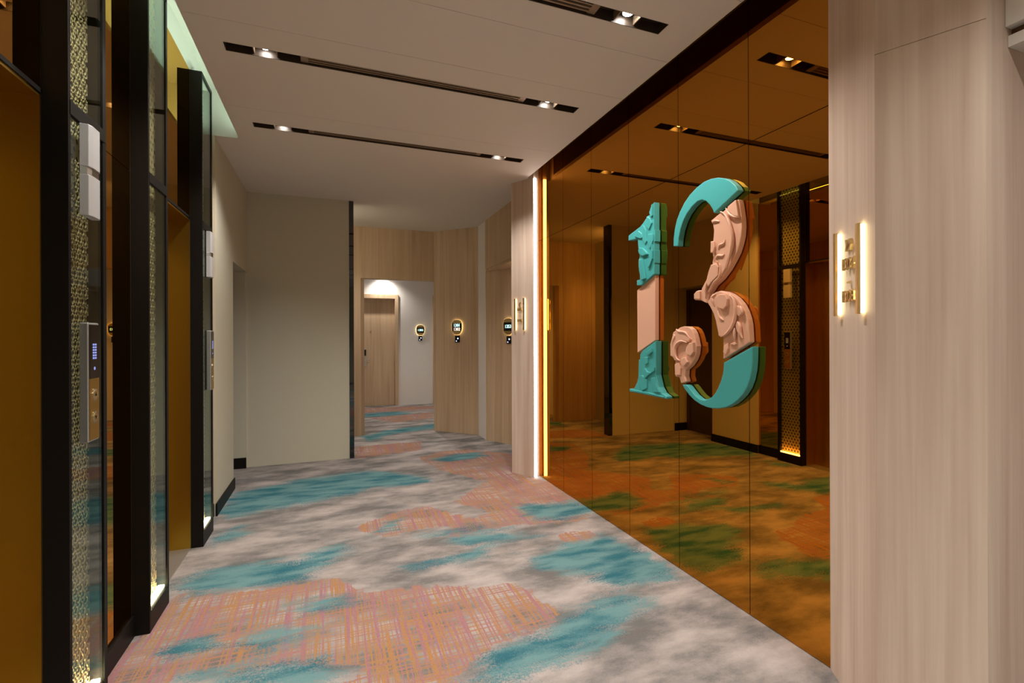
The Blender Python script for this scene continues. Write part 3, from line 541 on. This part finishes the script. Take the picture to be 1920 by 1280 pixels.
# ---- hall lanterns and call panels
def lantern(yc, label):
    XF = -0.813
    o = empty('lift_lantern', (XF, yc, 1.83)); tag(o, label, 'lantern', 'white lift lanterns')
    def body(z0, z1, nm, mat, xx=0.030):
        MB().prism([(XF + 0.0, yc - 0.045), (XF + xx * 0.8, yc - 0.040), (XF + xx, yc - 0.018), (XF + xx, yc + 0.030), (XF + xx * 0.8, yc + 0.045), (XF, yc + 0.045)], z0, z1).out(nm, mat, o, 0.0015)
    body(1.83, 1.972, 'lower_shell', 'plastic'); body(2.0, 2.147, 'upper_shell', 'plastic'); body(1.972, 2.0, 'centre_band', 'alu', 0.026)
    for k in range(4): bx('groove_rib', XF + 0.0255, XF + 0.0275, yc - 0.018, yc + 0.030, 1.975 + k * 0.0062, 1.978 + k * 0.0062, 'screenback', o)
lantern(2.118, 'white lift lantern on the column beside the large brass lift door')
lantern(3.905, 'white lift lantern on the column next to the cream wall')
def call_panel(yc, label):
    XF = -0.813; XO = -0.786; a, b = yc - 0.040, yc + 0.040
    o = empty('lift_call_panel', (XF, yc, 1.04)); tag(o, label, 'call panel', 'lift call panels')
    bx('body', XF, XO, a, b, 1.042, 1.457, 'alu', o, 0.004)
    bx('lower_plate', XO, XO + 0.0015, a + 0.004, b - 0.004, 1.048, 1.262, 'brass', o)
    s = bx('display', XO, XO + 0.002, a + 0.004, b - 0.004, 1.262, 1.450, 'screen', o)
    for r in range(6):
        for c in range(2):
            bx('key', XO + 0.002, XO + 0.0026, yc - 0.014 + c * 0.016, yc - 0.002 + c * 0.016, 1.330 + r * 0.0095, 1.3365 + r * 0.0095, 'blue', s)
    v, f = disc((XO + 0.002, yc, 1.297), 0.006, (1, 0, 0), 0.0006, 12); mesh('indicator', v, f, 'blue', s)
    for z in (1.205, 1.125):
        v, f = disc((XO + 0.0015, yc, z), 0.021, (1, 0, 0), 0.003, 24); bt = mesh('button', v, f, 'steel', o)
        v, f = disc((XO + 0.0045, yc, z), 0.016, (1, 0, 0), 0.001, 24); mesh('button_face', v, f, 'brass2', bt)
        sgn = 1 if z > 1.15 else -1
        MB().yz([(yc - 0.007, z - 0.005 * sgn), (yc + 0.007, z - 0.005 * sgn), (yc, z + 0.007 * sgn)], XO + 0.0055, XO + 0.0062).out('arrow', 'black', bt)
call_panel(2.105, 'lift call panel on the column beside the large brass lift door')
call_panel(3.900, 'lift call panel on the column next to the cream wall')
# ---- big carved number 13 on the amber mirror
XW = XM - 0.004
def plate(key, xf, mat, parent, name, bev=0.004):
    return MB().yz(SHAPES[key], xf, XW).out(name, mat, parent, bev)
def carve(key, xf, mat, part, hs):
    for i, p in enumerate(RELIEF.get(key, [])):
        h = hs[i % len(hs)]
        MB().yz(p, xf - h, xf + 0.004).out('carved_leaf', mat, part, 0.0035)
    for i, p in enumerate(RIDGES.get(key, [])):
        v, f = tube_path([(xf - (0.012 if i == 0 else 0.010), a, b) for a, b in p], 0.0085 if i == 0 else 0.0075, 1.2)
        mesh('carved_ridge', v, f, mat, part, True)
def blocks(part, mat, items, xf):
    for y, z0, z1, dy in items:
        bx('carved_block', xf + 0.002, XW - 0.001, y - dy, y + 0.01, z0, z1, mat, part, 0.002)

one = empty('numeral_one', (XM - 0.02, 2.62, 1.02)); tag(one, 'large numeral one, turquoise carved ends with plain pink middle, on amber mirror', 'numeral')
p = plate('one_top', 1.916, 'teal', one, 'top_piece'); carve('one_top', 1.916, 'teal', p, (0.008, 0.012, 0.007, 0.011))
yr = min(a for a, b in SHAPES['one_top'])
blocks(p, 'teal', [(yr, 2.006, 2.080, 0.007), (yr, 1.87, 1.953, 0.004)], 1.916)
plate('one_mid', 1.931, 'pink', one, 'middle_piece', 0.002)
p = plate('one_base', 1.916, 'teal', one, 'foot_piece'); carve('one_base', 1.916, 'teal', p, (0.011, 0.008, 0.007, 0.009))
three = empty('numeral_three', (XM - 0.02, 2.1, 1.0)); tag(three, 'large numeral three, smooth turquoise curves with carved pink scrolls, on amber mirror', 'numeral')
plate('three_arc', 1.921, 'teal', three, 'upper_curve', 0.004); plate('three_bowl', 1.921, 'teal', three, 'lower_curve', 0.004)
p = plate('three_upper', 1.927, 'pink', three, 'upper_scroll'); carve('three_upper', 1.927, 'pink', p, (0.010, 0.018, 0.020, 0.022, 0.010))
p = plate('three_lower', 1.927, 'pink', three, 'lower_scroll'); carve('three_lower', 1.927, 'pink', p, (0.011, 0.026, 0.013, 0.015, 0.009, 0.009))
p = plate('three_ball', 1.927, 'pink', three, 'ball_scroll'); carve('three_ball', 1.927, 'pink', p, (0.014, 0.018, 0.013, 0.018))

# ---- vertical light strip between far pillar and mirror
ls = tag(bx('wall_light_strip', 1.895, 1.926, 4.4285, 4.4315, 0.004, 3.0, 'brass2'), 'tall white light strip between the far pillar and the amber mirror', 'light strip')
bx('diffuser', 1.896, 1.9255, 4.417, 4.4285, 0.006, 2.995, 'led', ls)

# ---- wayfinding signs
def sign(F, s0, s1, zlo, zhi, lines, arrow, label, so, size, cx, zs, chev):
    o_ = F[0] + F[1] * cx
    o = empty('wayfinding_sign', (o_.x, o_.y, zlo)); tag(o, label, 'sign', 'brass room direction signs')
    for s in (s0, s1):
        b = MB().fbox(F, s - 0.009, s + 0.009, zlo, zhi, so, so + 0.010).out('bar', 'brass2', o, 0.001)
        MB().fbox(F, s - 0.005, s + 0.005, zlo + 0.004, zhi - 0.004, 0.0, so).out('led_strip', 'ledsign', b)
    for tx, z in zip(lines, zs):
        text_mesh('room_number' if tx != '-' else 'dash', tx, size, F, cx, z, 0.004, 0.010, 'brass2', o, 0.85)
        for du in ((-0.02, 0.02) if tx != '-' else (0,)):
            MB().fbox(F, cx + du - 0.002, cx + du + 0.002, z - 0.002, z + 0.002, 0, 0.005).out('mount_pin', 'brass2', o)
    for k in ((-1, 1) if arrow == 2 else (0,)):
        w_ = chev; zz = zhi - 0.062; u = cx + k * w_ * 0.6; dr = 1 if arrow == 2 else -1
        MB().fpoly(F, [(u - 0.010 * dr, zz + w_), (u + 0.002 * dr, zz + w_), (u + 0.012 * dr, zz), (u + 0.002 * dr, zz - w_), (u - 0.010 * dr, zz - w_), (u, zz)], 0.0, 0.012).out('arrow', 'brass2', o)
FN = frame((XM - 0.001, 1.424), (1.765, 1.115), (0, 1.4))
sign(FN, 0.104, 0.287, 1.482, 1.812, ['1304', '-', '1308'], 2, 'brass sign with lit bars reading 1304 to 1308 on pale pillar', 0.013, 0.064, 0.193, (1.676, 1.612, 1.552), 0.022)
FF = frame((1.749, 4.668), (1.894, 4.419), (0, 0))
sign(FF, 0.056, 0.171, 1.475, 1.80, ['1301', '-', '1303'], 1, 'brass sign with lit bars reading 1301 to 1303 on far pillar', 0.009, 0.040, 0.115, (1.688, 1.63, 1.575), 0.022)

# ---- room number plaques with card readers
def plaque(F, u, z, lines, label, w_=0.085, h_=0.108, rl=''):
    P = F[0] + F[1] * u
    o = empty('room_number_plaque', (P.x, P.y, z - h_)); tag(o, label, 'sign', 'glowing oval room number plaques')
    def oval(a, b, n0, n1, nm, mat, par, bev=0.0):
        pts = []
        for k in range(28):
            t_ = 2 * math.pi * k / 28
            c, s = math.cos(t_), math.sin(t_)
            wd = a * (1.0 + 0.10 * s)
            pts.append((u + math.copysign(abs(c) ** 0.75, c) * wd, z + math.copysign(abs(s) ** 0.8, s) * b))
        return MB().fpoly(F, pts, n0, n1).out(nm, mat, par, bev)
    oval(w_ * 0.86, h_ * 0.88, 0.0, 0.012, 'halo_light', 'ledsign', o)
    oval(w_, h_, 0.012, 0.022, 'rim', 'brass2', o, 0.002)
    fp_ = MB().fbox(F, u - w_ * 0.90, u + w_ * 0.90, z - h_ * 0.52, z + h_ * 0.52, 0.022, 0.0235).out('display_window', 'screen', o)
    for tx, dz, mt in lines: text_mesh('number', tx, 0.062, F, u, z + dz, 0.0236, 0.001, mt, fp_, 0.95)
    zc = z - h_ - 0.065
    r = MB().fbox(F, u - 0.04, u + 0.04, zc - 0.05, zc + 0.05, 0, 0.012).out('card_reader', 'screen', None, 0.003)
    tag(r, rl, 'card reader', 'black card readers below the room plaques')
    for du, dz, rr in ((0.012, 0.008, 0.011), (-0.014, -0.03, 0.008)):
        c = F[0] + F[1] * (u + du) + F[2] * 0.012 + Vector((0, 0, zc + dz)); v, f = disc(c, rr, F[2], 0.0015, 14); mesh('indicator', v, f, 'bluedot', r)
# signs are read left to right as seen from the lobby
F1 = frame((0.6, 10.2), (2.6, 10.2), (1, 8))
plaque(F1, 1.755 - 0.6, 1.565, [('1303', 0.0, 'digit')], 'glowing oval room plaque on the white passage end wall', rl='black card reader on the white passage end wall')
F2 = frame((1.463, 7.17), (1.99, 6.63), (0, 0))
plaque(F2, 0.388, 1.556, [('1301', 0.026, 'digit'), ('1302', -0.032, 'digit2')], 'glowing oval plaque with two numbers on the oak wall beside the opening', rl='black card reader on the oak wall beside the opening')
F3 = frame((1.978, 6.286), (2.40, 5.46), (0, 0))
plaque(F3, 0.435, 1.545, [('1353', 0.0, 'digit')], 'glowing oval room plaque in the alcove, partly behind the far pillar', rl='black card reader in the alcove, partly behind the far pillar')

# ---- passage doors
d5 = struct(MB().box(0.45, 1.232, 10.29, 10.33, 0.004, 2.215).out('door_5', 'oak'), 'oak veneered room door at the end of the passage')
MB().box(1.232, 1.302, 10.175, 10.33, 0, 2.30).box(0.38, 0.45, 10.175, 10.33, 0, 2.30).box(0.45, 1.232, 10.175, 10.33, 2.215, 2.30).out('door_frame', 'oak', d5, 0.002)
v, f = disc((0.757, 10.282, 1.54), 0.014, (0, 1, 0), 0.01, 14); mesh('peephole', v, f, 'brass2', d5)
lk = bx('lock_plate', 0.617, 0.665, 10.272, 10.29, 0.82, 1.18, 'alu', d5, 0.003); bx('reader_head', 0.622, 0.660, 10.258, 10.273, 1.04, 1.165, 'screen', lk, 0.004)
v, f = disc((0.640, 10.235, 0.95), 0.010, (1, 0, 0), 0.10, 12); mesh('handle', v, f, 'steel', d5)
v, f = disc((0.645, 10.235, 0.95), 0.010, (0, 1, 0), 0.045, 12); mesh('handle_neck', v, f, 'steel', d5)
d6 = struct(MB().box(2.10, 2.6, 10.27, 10.33, 0.004, 2.215).out('door_6', 'oak'), 'edge of a second oak door in the passage end wall')
MB().box(2.02, 2.10, 10.16, 10.33, 0, 2.30).box(2.10, 2.6, 10.16, 10.33, 2.215, 2.30).out('door_frame', 'oak', d6, 0.002)

# ---- passage downlights, plus two added out of sight
def downlight(x, y, e, label, zc=2.72):
    o = empty('downlight', (x, y, zc)); tag(o, label, 'downlight', 'round downlights')
    n = 24; v = []; f = []
    for k in range(n):
        a = 2 * math.pi * k / n
        for r, z in ((0.060, -0.001), (0.060, -0.006), (0.045, -0.008), (0.040, -0.001)): v.append((x + r * math.cos(a), y + r * math.sin(a), zc + z))
    for k in range(n):
        for j in range(4): f.append((k * 4 + j, k * 4 + (j + 1) % 4, ((k + 1) % n) * 4 + (j + 1) % 4, ((k + 1) % n) * 4 + j))
    mesh('trim_ring', v, f, 'plastic', o)
    v, f = disc((x, y, zc - 0.0035), 0.040, (0, 0, 1), 0.003); mesh('lens', v, f, 'spot', o)
    ld = bpy.data.lights.new('downlight_beam', 'SPOT'); ld.energy = e; ld.color = (1.0, 0.92, 0.82); ld.spot_size = math.radians(130); ld.spot_blend = 0.8; ld.shadow_soft_size = 0.02
    lo = bpy.data.objects.new('downlight_beam', ld); COL.objects.link(lo); lo.parent = o; lo.location = (0, 0, -0.012)
downlight(1.0, 10.005, 55, 'round downlight close to the oak room door'); downlight(1.4, 8.3, 95, 'round downlight in the middle of the passage')
downlight(-0.22, 6.2, 80, 'added round downlight hidden behind the cream wall', 3.0); downlight(2.25, 5.35, 14, 'added round downlight hidden in the alcove head', 2.305)  # both added as unseen fill to brighten the far oak walls
